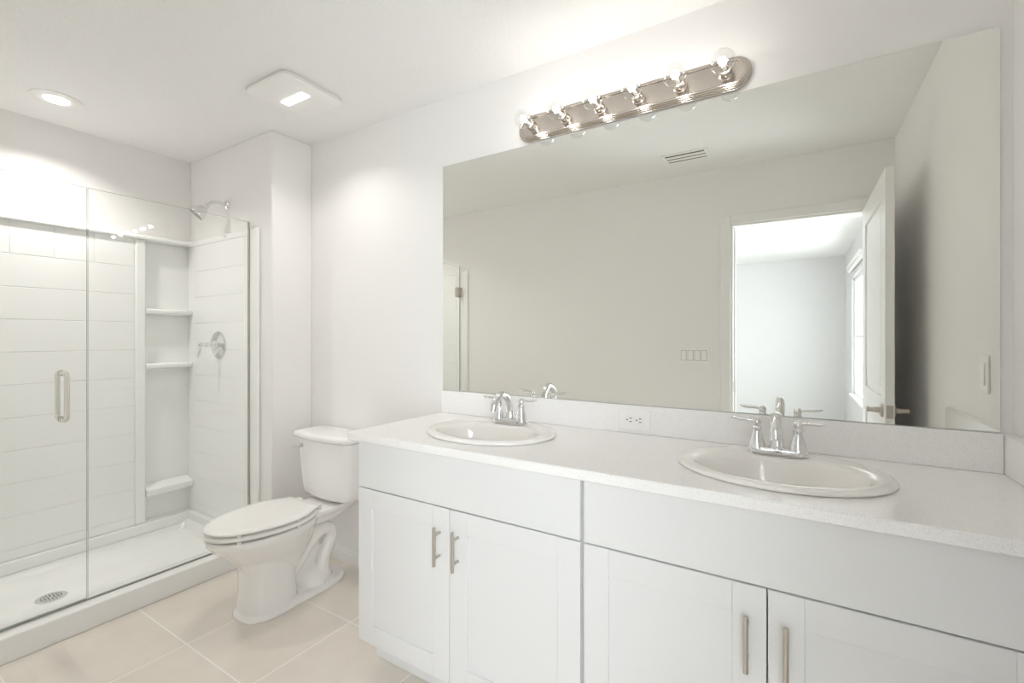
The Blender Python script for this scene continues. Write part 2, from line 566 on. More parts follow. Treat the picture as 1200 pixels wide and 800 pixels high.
ct = thing('countertop', 'long white speckled quartz countertop on the vanity cabinets', 'countertop', ((KX0 + XR) / 2, 1.45, KZ0))
obj('slab', counter_bm(), M['quartz'], ct, bevel=0.003)
obj('backsplash', boxes((KX0, XR - 0.0215, D - 0.0205, D - 0.0005, KZ1 + 0.0003, 1.0205)), M['quartz'], ct, bevel=0.002)
obj('side_splash', boxes((XR - 0.0208, XR - 0.0008, KY0 + 0.002, D - 0.0005, KZ1 + 0.0003, 1.0205)), M['quartz'], ct, bevel=0.002)

# mirror
bm = bmesh.new()
box(bm, -1.4652, 0.4638, D - 0.0065, D - 0.0005, 1.0222, 2.1085)
for f in bm.faces:
    f.normal_update()
    f.material_index = 0 if abs(f.calc_center_median().y - (D - 0.0065)) < 1e-4 else 1
mi = obj('mirror', bm, [M['mirror'], M['mirror_edge']])
recenter(mi)
tag(mi, 'wide frameless wall mirror above the vanity counter', 'mirror')

# sinks ------------------------------------------------------------------
def sink(cx, label):
    t = thing('oval_sink', label, 'sink', (cx, SY, KZ1), 'oval drop-in sinks')
    N = 64
    z = KZ1
    # (half width, half depth, y centre offset, height)
    R = [(0.236, 0.178, -0.006, -0.004), (0.252, 0.206, 0, 0.0008), (0.2575, 0.2125, 0, 0.004), (0.2575, 0.2125, 0, 0.008), (0.254, 0.209, 0, 0.0125),
         (0.246, 0.201, 0, 0.0155), (0.234, 0.188, -0.003, 0.0165), (0.222, 0.166, -0.014, 0.0150), (0.208, 0.147, -0.024, 0.0115), (0.202, 0.1405, -0.028, 0.006),
         (0.198, 0.1365, -0.029, -0.004), (0.192, 0.131, -0.029, -0.03), (0.176, 0.119, -0.028, -0.075), (0.146, 0.099, -0.026, -0.112), (0.098, 0.070, -0.022, -0.132),
         (0.050, 0.042, -0.018, -0.1395), (0.0225, 0.0225, -0.016, -0.1415)]
    def ring(a, b, dy, dz, off=0.0):
        return [(cx + (a + off) * math.cos(q), SY + dy + (b + off) * math.sin(q), z + dz) for q in (2 * PI * k / N for k in range(N))]
    bm = bmesh.new()
    rings = [ring(*r) for r in R]
    outer = [ring(0.031, 0.031, -0.016, -0.152), ring(0.098, 0.072, -0.022, -0.143), ring(0.150, 0.106, -0.026, -0.122), ring(0.184, 0.128, -0.028, -0.08), ring(0.206, 0.146, -0.027, -0.03)]
    loft(bm, [ring(0.0225, 0.0225, -0.016, -0.152)] + outer + rings + [ring(0.0225, 0.0225, -0.016, -0.152)], False, False)
    b = obj('basin', bm, M['biscuit'], t, smooth=True)
    bm = bmesh.new()
    lathe(bm, (cx, SY - 0.016, z - 0.150), (0, 0, 1), [(0, 0.019), (0.0085, 0.0215), (0.010, 0.0225), (0.0112, 0.020), (0.0095, 0.016)], 28, cap1=True)
    lathe(bm, (cx, SY - 0.016, z - 0.141), (0, 0, 1), [(0, 0.013), (0.004, 0.013), (0.006, 0.010), (0.0065, 0.002)], 24)
    obj('drain', bm, M['chrome'], t, smooth=True, auto=40)
    return t
sk = sink(S2, 'white oval sink at the right end of the counter, nearest the camera')
dup(sk, (S1 - S2, 0, 0), 'white oval sink at the left end of the counter, toward the toilet')

# faucets ----------------------------------------------------------------
def faucet(cx, label):
    y, z = 1.592, KZ1 + 0.0150
    t = thing('centerset_faucet', label, 'faucet', (cx, y, z), 'chrome two-handle faucets')
    bm = bmesh.new()
    def stadium(hx, r, dz, n=12):
        pts = []
        for k in range(n + 1):
            a = -PI / 2 + PI * k / n
            pts.append((cx + hx + r * math.cos(a), y + r * math.sin(a), z + dz))
        for k in range(n + 1):
            a = PI / 2 + PI * k / n
            pts.append((cx - hx + r * math.cos(a), y + r * math.sin(a), z + dz))
        return pts
    loft(bm, [stadium(0.052, 0.0285, 0.0), stadium(0.052, 0.0285, 0.005), stadium(0.052, 0.025, 0.009), stadium(0.052, 0.0235, 0.015), stadium(0.052, 0.020, 0.018)])
    obj('base', bm, M['chrome'], t, smooth=True, auto=35)
    bm = bmesh.new()
    pts = smooth_path([(cx, y, z + 0.012), (cx, y, z + 0.050), (cx, y - 0.010, z + 0.088), (cx, y - 0.042, z + 0.116), (cx, y - 0.082, z + 0.116),
                       (cx, y - 0.112, z + 0.092), (cx, y - 0.122, z + 0.062)], 7)
    tube(bm, pts, [0.0200, 0.0165, 0.0145, 0.0145, 0.0150, 0.0150, 0.0135], 20)
    e = pts[-1]
    lathe(bm, (cx, y, z + 0.014), (0, 0, 1), [(0, 0.0235), (0.005, 0.0235), (0.010, 0.0195)], 24)
    obj('spout', bm, M['chrome'], t, smooth=True, auto=45)
    bm = bmesh.new()
    lathe(bm, (cx, y + 0.021, z + 0.010), (0, 0, 1), [(0, 0.002), (0.045, 0.002), (0.046, 0.0045), (0.054, 0.0045), (0.056, 0.002)], 10)
    obj('lift_rod', bm, M['chrome'], t, smooth=True, auto=40)
    for s in (-1, 1):
        hx = cx + s * 0.0535
        bm = bmesh.new()
        lathe(bm, (hx, y, z + 0.012), (0, 0, 1), [(0, 0.0255), (0.006, 0.0245), (0.022, 0.0205), (0.040, 0.0150), (0.055, 0.0120), (0.060, 0.0135), (0.064, 0.0135),
                                                 (0.068, 0.010), (0.074, 0.012), (0.081, 0.0125), (0.088, 0.0095), (0.092, 0.002)], 28)
        hb = obj('handle', bm, M['chrome'], t, smooth=True, auto=50)
        bm = bmesh.new()
        lp = smooth_path([(hx + s * 0.004, y, z + 0.092), (hx + s * 0.022, y - 0.002, z + 0.096), (hx + s * 0.048, y - 0.004, z + 0.097), (hx + s * 0.072, y - 0.006, z + 0.100)], 6)
        tube(bm, lp, [0.0065, 0.0062, 0.0075, 0.0088, 0.0045], 14, flat=0.7)
        obj('lever', bm, M['chrome'], hb, smooth=True)
    return t
fc = faucet(S2 - 0.004, 'chrome two-handle faucet behind the right sink')
dup(fc, (S1 - S2 + 0.004, 0, 0), 'chrome two-handle faucet behind the left sink')

# outlet lying on its side in the backsplash ---------------------------------
def wall_plate_y(t, x, z, w, h, y, s):
    """plate on a wall facing s (along y)"""
    a, b = sorted((y, y + s * 0.006))
    return obj('face_plate', boxes((x - w / 2, x + w / 2, a, b, z - h / 2, z + h / 2)), M['plastic'], t, bevel=0.003)
ox, oz, oy = -0.5185, 0.9665, D - 0.0208
t = thing('power_outlet', 'white horizontal duplex outlet on the backsplash between the sinks', 'outlet', (ox, oy, oz - 0.04))
wall_plate_y(t, ox, oz, 0.122, 0.078, oy, -1)
bm = boxes((ox - 0.034, ox + 0.034, oy - 0.0085, oy - 0.0062, oz - 0.0165, oz + 0.0165))
rc = obj('receptacle', bm, M['plastic'], t, bevel=0.001)
bm = bmesh.new()
for dx in (-0.018, 0.018):
    for dz in (-0.0062, 0.0062):
        box(bm, ox + dx + 0.001, ox + dx + 0.0095, oy - 0.0089, oy - 0.0084, oz + dz - 0.0014, oz + dz + 0.0014)
    lathe(bm, (ox + dx - 0.008, oy - 0.0084, oz), (0, -1, 0), [(0, 0.0028), (0.0005, 0.0028)], 12)
obj('slots', bm, M['dark'], rc)
bm = boxes((ox - 0.0055, ox - 0.0012, oy - 0.0093, oy - 0.0084, oz - 0.006, oz + 0.006), (ox + 0.0012, ox + 0.0055, oy - 0.0093, oy - 0.0084, oz - 0.006, oz + 0.006))
obj('test_buttons', bm, M['plastic'], rc)

# vanity light bar ------------------------------------------------------------
LX, LZ, LY = -0.578, 2.1735, D - 0.0005
lb = thing('vanity_light_bar', 'long brushed nickel bar light with six clear globe bulbs above mirror', 'light fixture', (LX, LY, LZ - 0.06))
def racetrack(hl, r, y, n=18):
    pts = []
    for k in range(n + 1):
        a = -PI / 2 + PI * k / n
        pts.append((LX + hl + r * math.cos(a), y, LZ + r * math.sin(a)))
    for k in range(n + 1):
        a = PI / 2 + PI * k / n
        pts.append((LX - hl + r * math.cos(a), y, LZ + r * math.sin(a)))
    return pts
HL = 0.395
prof = [(0.0575, 0), (0.0575, 0.010), (0.0555, 0.0125), (0.0530, 0.0125), (0.0525, 0.016), (0.0515, 0.0185), (0.0490, 0.0185), (0.0485, 0.022), (0.0475, 0.0245),
        (0.0450, 0.0245), (0.0445, 0.027), (0.0430, 0.0295), (0.0385, 0.0295), (0.0365, 0.028), (0.0355, 0.0225), (0.0340, 0.0220)]
bm = bmesh.new()
loft(bm, [racetrack(HL, r, LY - d) for r, d in prof])
obj('back_plate', bm, M['bar_metal'], lb, smooth=True, auto=30)
for k in range(6):
    bx = LX + (k - 2.5) * 0.1498
    bm = bmesh.new()
    lathe(bm, (bx, LY - 0.0222, LZ), (0, -1, 0), [(0, 0.024), (0.003, 0.024), (0.005, 0.0205), (0.036, 0.0195), (0.038, 0.018), (0.038, 0.0155), (0.030, 0.0150)], 28, cap1=True)
    obj('socket', bm, M['bar_metal'], lb, smooth=True, auto=40)
    bm = bmesh.new()
    pr = [(0.030, 0.0132), (0.040, 0.0135), (0.048, 0.0175)]
    cyb, R = 0.086, 0.0395
    for q in range(15):
        a = math.radians(30 + q * 150 / 14)
        pr.append((cyb - R * math.cos(a), R * math.sin(a)))
    lathe(bm, (bx, LY - 0.0222, LZ), (0, -1, 0), pr, 28, cap0=True, cap1=True)
    bb = obj('globe_bulb', bm, M['bulb_glass'], lb, smooth=True)
    bm = bmesh.new()
    lathe(bm, (bx, LY - 0.0222, LZ), (0, -1, 0), [(0.031, 0.006), (0.060, 0.005), (0.066, 0.003)], 12)
    obj('stem', bm, M['plastic'], bb, smooth=True, auto=40)
    bm = bmesh.new()
    yc = LY - 0.0222 - 0.084
    for q in range(6):
        a = 2 * PI * q / 6
        u, w = math.cos(a), math.sin(a)
        tube(bm, [(bx + 0.004 * u, yc + 0.016, LZ + 0.004 * w), (bx + 0.013 * u, yc, LZ + 0.013 * w), (bx + 0.004 * u, yc - 0.016, LZ + 0.004 * w)], 0.0024, 6)
    ball(bm, (bx, yc, LZ), 0.0075, 12)
    obj('filament', bm, M['filament'], bb, smooth=True)

# ================================================================== TOILET
TX = -2.14
to = thing('toilet', 'white two-piece elongated toilet between shower and vanity', 'toilet', (TX, 1.40, 0))
def egg(hw, yf, ymid, yr, hwr, z, n=40, rc=0.03):
    """plan outline, front tip yf, widest at ymid, straight rear at yr with half width hwr"""
    half = []
    for k in range(n + 1):
        a = PI / 2 * k / n
        half.append((hw * math.sin(a) ** 0.92, ymid - (ymid - yf) * math.cos(a) ** 1.0))
    m = 12
    for k in range(1, m + 1):
        s = k / m
        w = hw + (hwr - hw) * s ** 1.8
        half.append((w, ymid + (yr - rc - ymid) * s))
    for k in range(1, 7):
        a = PI / 2 * k / 6
        half.append((hwr - rc * (1 - math.cos(a)), yr - rc + rc * math.sin(a)))
    pts = [(TX + x, y, z) for x, y in half]
    pts += [(TX - x, y, z) for x, y in reversed(half[1:])]
    return pts

def oval(hw, y0, y1, z, n=36, e=2.0, cx=TX):
    yc, b = (y0 + y1) / 2, (y1 - y0) / 2
    pts = []
    for k in range(n):
        a = 2 * PI * k / n
        c, s = math.cos(a), math.sin(a)
        pts.append((cx + hw * math.copysign(abs(c) ** (2 / e), c), yc + b * math.copysign(abs(s) ** (2 / e), s), z))
    return pts

bm = bmesh.new()
# bowl
loft(bm, [oval(0.085, 1.18, 1.42, 0.14), oval(0.100, 1.155, 1.44, 0.20), oval(0.122, 1.115, 1.46, 0.25), oval(0.150, 1.06, 1.475, 0.30), oval(0.172, 1.01, 1.485, 0.345),
          oval(0.181, 0.993, 1.49, 0.370, e=2.1), oval(0.181, 0.990, 1.49, 0.388, e=2.1), oval(0.176, 0.996, 1.485, 0.395, e=2.1),
          oval(0.132, 1.050, 1.40, 0.397, e=2.1), oval(0.122, 1.065, 1.385, 0.36, e=2.1), oval(0.095, 1.11, 1.36, 0.30), oval(0.05, 1.19, 1.33, 0.25)])
# front column of the pedestal
loft(bm, [oval(0.128, 1.112, 1.40, 0.0, e=2.6), oval(0.126, 1.116, 1.40, 0.012, e=2.6), oval(0.112, 1.13, 1.37, 0.03, e=3), oval(0.107, 1.14, 1.365, 0.10, e=3.2),
          oval(0.107, 1.14, 1.365, 0.20, e=3.2), oval(0.118, 1.12, 1.40, 0.28, e=2.4)])
# foot plate
loft(bm, [oval(0.124, 1.13, 1.655, 0.0, e=3), oval(0.124, 1.13, 1.655, 0.016, e=3), oval(0.112, 1.14, 1.645, 0.030, e=3)])
# trapway: rises from the bowl, loops over and drops to the floor
for s in (-1, 1):
    o = 0.046 * s
    tube(bm, smooth_path([(TX + o, 1.32, 0.12), (TX + o, 1.375, 0.180), (TX + o, 1.435, 0.243), (TX + o, 1.495, 0.285), (TX + o, 1.548, 0.280), (TX + o, 1.566, 0.235), (TX + o, 1.545, 0.180), (TX + o, 1.520, 0.125), (TX + o, 1.512, 0.02)], 6),
         [0.038, 0.038, 0.036, 0.035, 0.034, 0.033, 0.033, 0.034, 0.036], 18)
bmesh.ops.create_uvsphere(bm, u_segments=36, v_segments=20, radius=1.0, matrix=Matrix.Translation((TX, 1.485, 0.025)) @ Matrix.Diagonal((0.103, 0.105, 0.088, 1)))
box(bm, TX - 0.022, TX + 0.022, 1.34, 1.52, 0.02, 0.27)
# deck carrying the tank
loft(bm, [oval(0.090, 1.38, 1.60, 0.335, e=4), oval(0.105, 1.38, 1.70, 0.368, e=4), oval(0.118, 1.38, 1.715, 0.385, e=4), oval(0.118, 1.38, 1.715, 0.400, e=4), oval(0.112, 1.38, 1.71, 0.405, e=4)])
bowl = obj('bowl', bm, M['porcelain'], to, smooth=True)
rm = bowl.modifiers.new('remesh', 'REMESH')
rm.mode = 'VOXEL'
rm.voxel_size = 0.004
rm.use_smooth_shade = True
sm = bowl.modifiers.new('smooth', 'SMOOTH')
sm.factor, sm.iterations = 0.5, 12
for s in (-1, 1):
    bm = bmesh.new()
    lathe(bm, (TX + s * 0.100, 1.50, 0.024), (0, 0, 1), [(0, 0.014), (0.012, 0.0125), (0.018, 0.008), (0.020, 0.001)], 20)
    obj('bolt_cap', bm, M['seat'], to, smooth=True, auto=50)
# tank
def rrect(hx, y0, y1, z, r, n=8, bow=0.0, cx=TX):
    pts = []
    for (sx, sy, a0) in ((1, 1, 0), (-1, 1, PI / 2), (-1, -1, PI), (1, -1, 3 * PI / 2)):
        ccx = cx + sx * (hx - r)
        ccy = (y1 - r) if sy > 0 else (y0 + r)
        for k in range(n + 1):
            a = a0 + PI / 2 * k / n
            pts.append((ccx + r * math.cos(a), ccy + r * math.sin(a), z))
        if sx == -1 and sy == -1:          # bowed front edge
            for k in range(1, 12):
                s = k / 12
                pts.append((cx - (hx - r) + 2 * (hx - r) * s, y0 - bow * math.sin(PI * s), z))
    return pts
bm = bmesh.new()
loft(bm, [rrect(0.150, 1.585, 1.69, 0.412, 0.04, bow=0.012), rrect(0.176, 1.562, 1.708, 0.420, 0.045, bow=0.015), rrect(0.190, 1.550, 1.714, 0.440, 0.045, bow=0.018), rrect(0.196, 1.546, 1.716, 0.48, 0.045, bow=0.020),
          rrect(0.207, 1.540, 1.718, 0.60, 0.042, bow=0.022), rrect(0.215, 1.536, 1.720, 0.728, 0.040, bow=0.022)])
obj('tank', bm, M['porcelain'], to, smooth=True, auto=60)
bm = bmesh.new()
loft(bm, [rrect(0.216, 1.534, 1.722, 0.7295, 0.036, bow=0.022), rrect(0.228, 1.520, 1.728, 0.736, 0.040, bow=0.024), rrect(0.232, 1.516, 1.729, 0.744, 0.042, bow=0.024), rrect(0.232, 1.516, 1.729, 0.756, 0.042, bow=0.024),
          rrect(0.226, 1.523, 1.724, 0.765, 0.040, bow=0.024), rrect(0.205, 1.55, 1.71, 0.768, 0.035, bow=0.022)])
obj('tank_lid', bm, M['porcelain'], to, smooth=True, auto=60)
bm = bmesh.new()
hz = 0.694
lathe(bm, (TX - 0.140, 1.5245, hz), (0, -1, 0), [(-0.012, 0.012), (0.004, 0.012), (0.008, 0.009), (0.014, 0.006), (0.020, 0.006)], 18)
tube(bm, smooth_path([(TX - 0.140, 1.506, hz), (TX - 0.165, 1.505, hz - 0.002), (TX - 0.190, 1.512, hz - 0.008), (TX - 0.206, 1.522, hz - 0.014)], 5), [0.006, 0.006, 0.0085, 0.0065], 12)
obj('flush_lever', bm, M['chrome'], to, smooth=True, auto=50)
# seat ring and closed lid
bm = bmesh.new()
def seat_ring(inset, z, yr=1.455):
    return egg(0.187 - inset, 0.984 + inset, 1.285, yr - inset, 0.130 - inset, z)
loft(bm, [seat_ring(0.008, 0.4040), seat_ring(0.0005, 0.4075), seat_ring(0, 0.417), seat_ring(0.004, 0.4225), seat_ring(0.055, 0.4235), seat_ring(0.060, 0.4040), seat_ring(0.008, 0.4040)], False, False)
seat = obj('seat', bm, M['seat'], to, smooth=True, auto=60)
bm = bmesh.new()
lr = lambda i, z: egg(0.186 - i, 0.985 + i, 1.285, 1.450 - i, 0.130 - i, z)
loft(bm, [lr(0.008, 0.4310), lr(0.001, 0.4340), lr(0, 0.4385), lr(0.003, 0.4425), lr(0.010, 0.4455), lr(0.040, 0.4475), lr(0.085, 0.4485)])
obj('lid', bm, M['seat'], to, smooth=True, auto=60)
for s in (-1, 1):
    bm = boxes((TX + s * 0.075 - 0.018, TX + s * 0.075 + 0.018, 1.452, 1.482, 0.3995, 0.436))
    obj('seat_hinge', bm, M['seat'], to, bevel=0.007, seg=3)
for s in (-1, 1):
    for yb, xb in ((1.06, 0.115), (1.30, 0.165)):
        for z0, z1 in ((0.4232, 0.4312), (0.3945, 0.4042)):
            obj('bumper', boxes((TX + s * xb - 0.008, TX + s * xb + 0.008, yb - 0.006, yb + 0.006, z0, z1)), M['seat'], seat)

# ================================================================== SHOWER
# base pan
PY0, PY1 = YB + 0.001, YP - 0.001
XTH = -2.63
pan = thing('shower_pan', 'white acrylic shower base with low front threshold', 'shower base', ((XS + XTH) / 2, 0.75, 0))
bm = bmesh.new()
x0, x1 = XS + 0.001, XTH
# floor slab dished to the drain, threshold and upstands
def rr(xa, xb, ya, yb, z, r, n=6):
    pts = []
    for (cx_, cy_, a0) in ((xb - r, yb - r, 0), (xa + r, yb - r, PI / 2), (xa + r, ya + r, PI), (xb - r, ya + r, 3 * PI / 2)):
        for k in range(n + 1):
            a = a0 + PI / 2 * k / n
            pts.append((cx_ + r * math.cos(a), cy_ + r * math.sin(a), z))
    return pts
xi0, xi1, yi0, yi1 = x0 + 0.075, -2.765, PY0 + 0.06, PY1 - 0.06
loft(bm, [rr(x0, x1, PY0, PY1, 0.0, 0.004), rr(x0, x1, PY0, PY1, 0.096, 0.004), rr(x0 + 0.004, x1 - 0.005, PY0 + 0.002, PY1 - 0.002, 0.102, 0.004),
          rr(xi0 - 0.006, xi1 + 0.008, yi0 - 0.006, yi1 + 0.006, 0.102, 0.03), rr(xi0, xi1, yi0, yi1, 0.097, 0.03), rr(xi0 + 0.012, xi1 - 0.010, yi0 + 0.012, yi1 - 0.012, 0.060, 0.04),
          rr(xi0 + 0.03, xi1 - 0.025, yi0 + 0.03, yi1 - 0.03, 0.047, 0.05), rr(xi0 + 0.22, xi1 - 0.22, yi0 + 0.45, yi1 - 0.45, 0.040, 0.05)])
for b in ((x0, x0 + 0.082, PY0, PY1, 0.09, 0.150), (x0 + 0.0822, -2.705, PY1 - 0.052, PY1, 0.09, 0.150), (x0 + 0.0822, -2.705, PY0, PY0 + 0.052, 0.09, 0.150)):
    box(bm, *b)
pb = obj('tray', bm, M['acrylic'], pan, bevel=0.006, seg=3)
bm = bmesh.new()
dxc, dyc = -3.013, 0.712
lathe(bm, (dxc, dyc, 0.0395), (0, 0, 1), [(0, 0.056), (0.0035, 0.056), (0.005, 0.052), (0.005, 0.044), (0.0045, 0.002)], 40)
dg = obj('drain', bm, M['chrome'], pan, smooth=True, auto=40)
bm = bmesh.new()
for rr_, n in ((0.012, 6), (0.024, 12), (0.036, 18)):
    for k in range(n):
        a = 2 * PI * k / n
        lathe(bm, (dxc + rr_ * math.cos(a), dyc + rr_ * math.sin(a), 0.0440), (0, 0, 1), [(0, 0.0032), (0.0008, 0.0032)], 8)
obj('drain_holes', bm, M['dark'], dg)

# acrylic surround
ZT = 1.905
sur = thing('shower_surround', 'white acrylic shower surround with embossed tile lines and shelves', 'shower surround', ((XS - 2.7) / 2, 0.75, 0.15))
ROWS = [1.867 - 0.1662 * k for k in range(11)]
g = 0.0010
bm = bmesh.new()
BXF = -3.370
yA, yB_ = PY0 + 0.028, 1.160
box(bm, XS + 0.001, BXF - 0.004, yA, 1.205, 0.1505, ZT - 0.01)
for i, zt in enumerate(ROWS):
    zb = max(zt - 0.1662, 0.156)
    if zt - zb < 0.03:
        continue
    if i == 0:
        ys = [yA, 0.148, 0.313, 0.478, 0.643, 0.808, 0.973, yB_]
    else:
        ys = [yA, yB_]
    for a, b in zip(ys, ys[1:]):
        box(bm, BXF - 0.006, BXF, a + g / 2, b - g / 2, zb + g / 2, zt - g / 2)
obj('back_panel', bm, M['acrylic'], sur, bevel=0.0045, seg=3)
# smooth pilaster between tiles and niche, top rail
obj('pilaster', boxes((XS + 0.001, BXF + 0.006, yB_ + 0.001, 1.214, 0.1505, 1.868)), M['acrylic'], sur, bevel=0.010, seg=4)
bm = bmesh.new()
pr = [(XS + 0.001, 1.869), (BXF + 0.010, 1.869), (BXF + 0.020, 1.873), (BXF + 0.020, 1.884), (BXF + 0.004, 1.897), (BXF - 0.030, ZT), (XS + 0.001, ZT)]
loft(bm, [[(x, y, z) for x, z in pr] for y in (yA, PY1 - 0.021)])
obj('top_rail', bm, M['acrylic'], sur, bevel=0.003)
# niche back and shelves
NX = XS + 0.012
obj('niche', boxes((XS + 0.001, NX, 1.2145, PY1, 0.1505, 1.868)), M['acrylic'], sur)
def shelf(zt, th, depth, slope):
    bm = bmesh.new()
    xf = NX + depth
    pr = [(NX + 0.0005, zt - th), (xf - 0.012, zt - th), (xf - 0.002, zt - th + 0.006), (xf, zt - th + 0.014), (xf - 0.002, zt - slope - 0.004), (xf - 0.010, zt - slope), (NX + 0.0005, zt)]
    loft(bm, [[(x, y, z) for x, z in pr] for y in (1.2150, PY1 - 0.0215)])
    return obj('shelf', bm, M['acrylic'], sur, bevel=0.003)
shelf(1.456, 0.036, 0.066, 0.002)
shelf(1.118, 0.036, 0.066, 0.002)
shelf(0.372, 0.065, 0.080, 0.022)
# end panels
def end_panel(y0, y1, inner):
    bm = bmesh.new()
    box(bm, NX + 0.0005, -2.706, y0, y1, 0.1505, ZT - 0.02)
    for i, zt in enumerate(ROWS):
        zb = max(zt - 0.1662, 0.156)
        if zt - zb < 0.03:
            continue
        a, b = (y0 - 0.0018, y0 + 0.001) if inner > 0.5 else (y1 - 0.001, y1 + 0.0018)
        box(bm, -3.33, -2.74, a, b, zb + 0.0015, zt - 0.0015)
    yy = y0 - 0.004 if inner > 0.5 else y1 + 0.004
    ya, yb = sorted((yy, y1 if inner > 0.5 else y0))
    box(bm, NX + 0.001, -2.703, ya, yb, 1.869, ZT)
    return obj('end_panel', bm, M['acrylic'], sur, bevel=0.0022)
end_panel(1.4685, PY1, 1.0)
end_panel(PY0, PY0 + 0.020, 0.0)
obj('front_flange', boxes((-2.705, -2.612, 1.4725, PY1, 0.1025, ZT)), M['acrylic'], sur, bevel=0.006, seg=3)
obj('front_flange', boxes((-2.705, -2.612, PY0, PY0 + 0.016, 0.1025, ZT)), M['acrylic'], sur, bevel=0.006, seg=3)

# glass: hinged door and fixed panel
def pane(y0, y1, z0, z1):
    bm = bmesh.new()
    box(bm, XG - 0.004, XG + 0.004, y0, y1, z0, z1)
    for f in bm.faces:
        c = f.calc_center_median()
        f.material_index = 0 if abs(abs(c.x - XG) - 0.004) < 1e-5 else 1
    return bm
gd = thing('shower_door', 'frameless glass shower door with a D-shaped pull handle', 'shower door', (XG, 0.39, 0.11))
obj('glass_pane', pane(0.034, 0.7535, 0.112, 1.946), [M['glass'], M['glass_edge']], gd)
bm = bmesh.new()
for s in (-1, 1):
    xo = XG + s * 0.060
    path = [(XG + s * 0.0045, 0.672, 1.123), (XG + s * 0.035, 0.672, 1.124), (XG + s * 0.054, 0.672, 1.117), (xo, 0.672, 1.096), (xo, 0.672, 1.02), (xo, 0.672, 0.950),
            (XG + s * 0.054, 0.672, 0.929), (XG + s * 0.035, 0.672, 0.922), (XG + s * 0.0045, 0.672, 0.923)]
    tube(bm, smooth_path(path, 6), 0.0095, 16)
    for z in (1.123, 0.923):
        lathe(bm, (XG + s * 0.0042, 0.672, z), (s, 0, 0), [(0, 0.013), (0.003, 0.013), (0.004, 0.0095)], 20)
obj('pull_handle', bm, M['satin'], gd, smooth=True, auto=45)
obj('bottom_sweep', boxes((XG - 0.007, XG + 0.007, 0.034, 0.7535, 0.1045, 0.1115)), M['channel'], gd)
for z in (0.36, 1.70):
    bm = boxes((XG - 0.011, XG + 0.011, 0.036, 0.090, z - 0.045, z + 0.045), (XG - 0.024, XG + 0.024, 0.0285, 0.0345, z - 0.045, z + 0.045))
    obj('hinge', bm, M['nickel'], gd, bevel=0.002)
gp = thing('shower_glass_panel', 'fixed clear glass panel standing between shower door and toilet side wall', 'glass panel', (XG, 1.11, 0.103))
obj('glass_pane', pane(0.7575, 1.4655, 0.108, 1.946), [M['glass'], M['glass_edge']], gp)
obj('wall_channel', boxes((XG - 0.0075, XG + 0.0075, 1.4660, 1.4720, 0.1035, 1.946)), M['nickel'], gp)
obj('bottom_channel', boxes((XG - 0.0075, XG + 0.0075, 0.7575, 1.4655, 0.1030, 0.1075)), M['channel'], gp)

# valve
vx, vz, vy = -3.030, 1.231, 1.4662
va = thing('shower_valve', 'round chrome shower valve with a drooping lever', 'shower valve', (vx, vy, vz - 0.085))
bm = bmesh.new()
lathe(bm, (vx, vy, vz), (0, -1, 0), [(0, 0.082), (0.004, 0.083), (0.008, 0.080), (0.010, 0.070), (0.014, 0.058), (0.016, 0.036), (0.018, 0.030)], 44)
obj('escutcheon', bm, M['chrome'], va, smooth=True, auto=35)
bm = bmesh.new()
lathe(bm, (vx, vy - 0.017, vz), (0, -1, 0), [(0, 0.027), (0.022, 0.024), (0.026, 0.017), (0.045, 0.014), (0.060, 0.017), (0.068, 0.013), (0.076, 0.015), (0.092, 0.013), (0.100, 0.005)], 24)
tube(bm, smooth_path([(vx, vy - 0.102, vz + 0.006), (vx - 0.004, vy - 0.106, vz - 0.02), (vx - 0.008, vy - 0.109, vz - 0.055), (vx - 0.010, vy - 0.110, vz - 0.078)], 5), [0.006, 0.006, 0.0095, 0.008, 0.004], 14)
obj('lever_handle', bm, M['chrome'], va, smooth=True, auto=45)

# shower head
hx, hz, hy = -2.975, 2.088, YP - 0.0006
sh = thing('showerhead', 'chrome shower head on a curved arm above the surround', 'shower head', (hx, hy, hz - 0.03))
bm = bmesh.new()
lathe(bm, (hx, hy, hz), (0, -1, 0), [(0, 0.030), (0.004, 0.030), (0.010, 0.022), (0.013, 0.012)], 28)
obj('flange', bm, M['chrome'], sh, smooth=True, auto=40)
bm = bmesh.new()
apts = smooth_path([(hx, hy - 0.004, hz), (hx, hy - 0.045, hz + 0.006), (hx, hy - 0.085, hz - 0.004), (hx, hy - 0.115, hz - 0.030)], 7)
tube(bm, apts, 0.0100, 16)
obj('arm', bm, M['chrome'], sh, smooth=True, auto=50)
bm = bmesh.new()
ax = Vector((-0.27, -0.58, -0.74)).normalized()
o = Vector((hx, hy - 0.112, hz - 0.028))
ball(bm, o + ax * 0.010, 0.0155, 16)
lathe(bm, o, ax, [(0.010, 0.013), (0.022, 0.016), (0.026, 0.026), (0.050, 0.033), (0.068, 0.042), (0.080, 0.044), (0.084, 0.042)], 36)
hd = obj('spray_head', bm, M['chrome'], sh, smooth=True, auto=45)
bm = bmesh.new()
lathe(bm, o, ax, [(0.0842, 0.039), (0.0865, 0.037), (0.087, 0.003)], 36)
obj('spray_face', bm, mat('grey_nozzles', (0.30, 0.30, 0.29), 0.45), hd, smooth=True, auto=40)

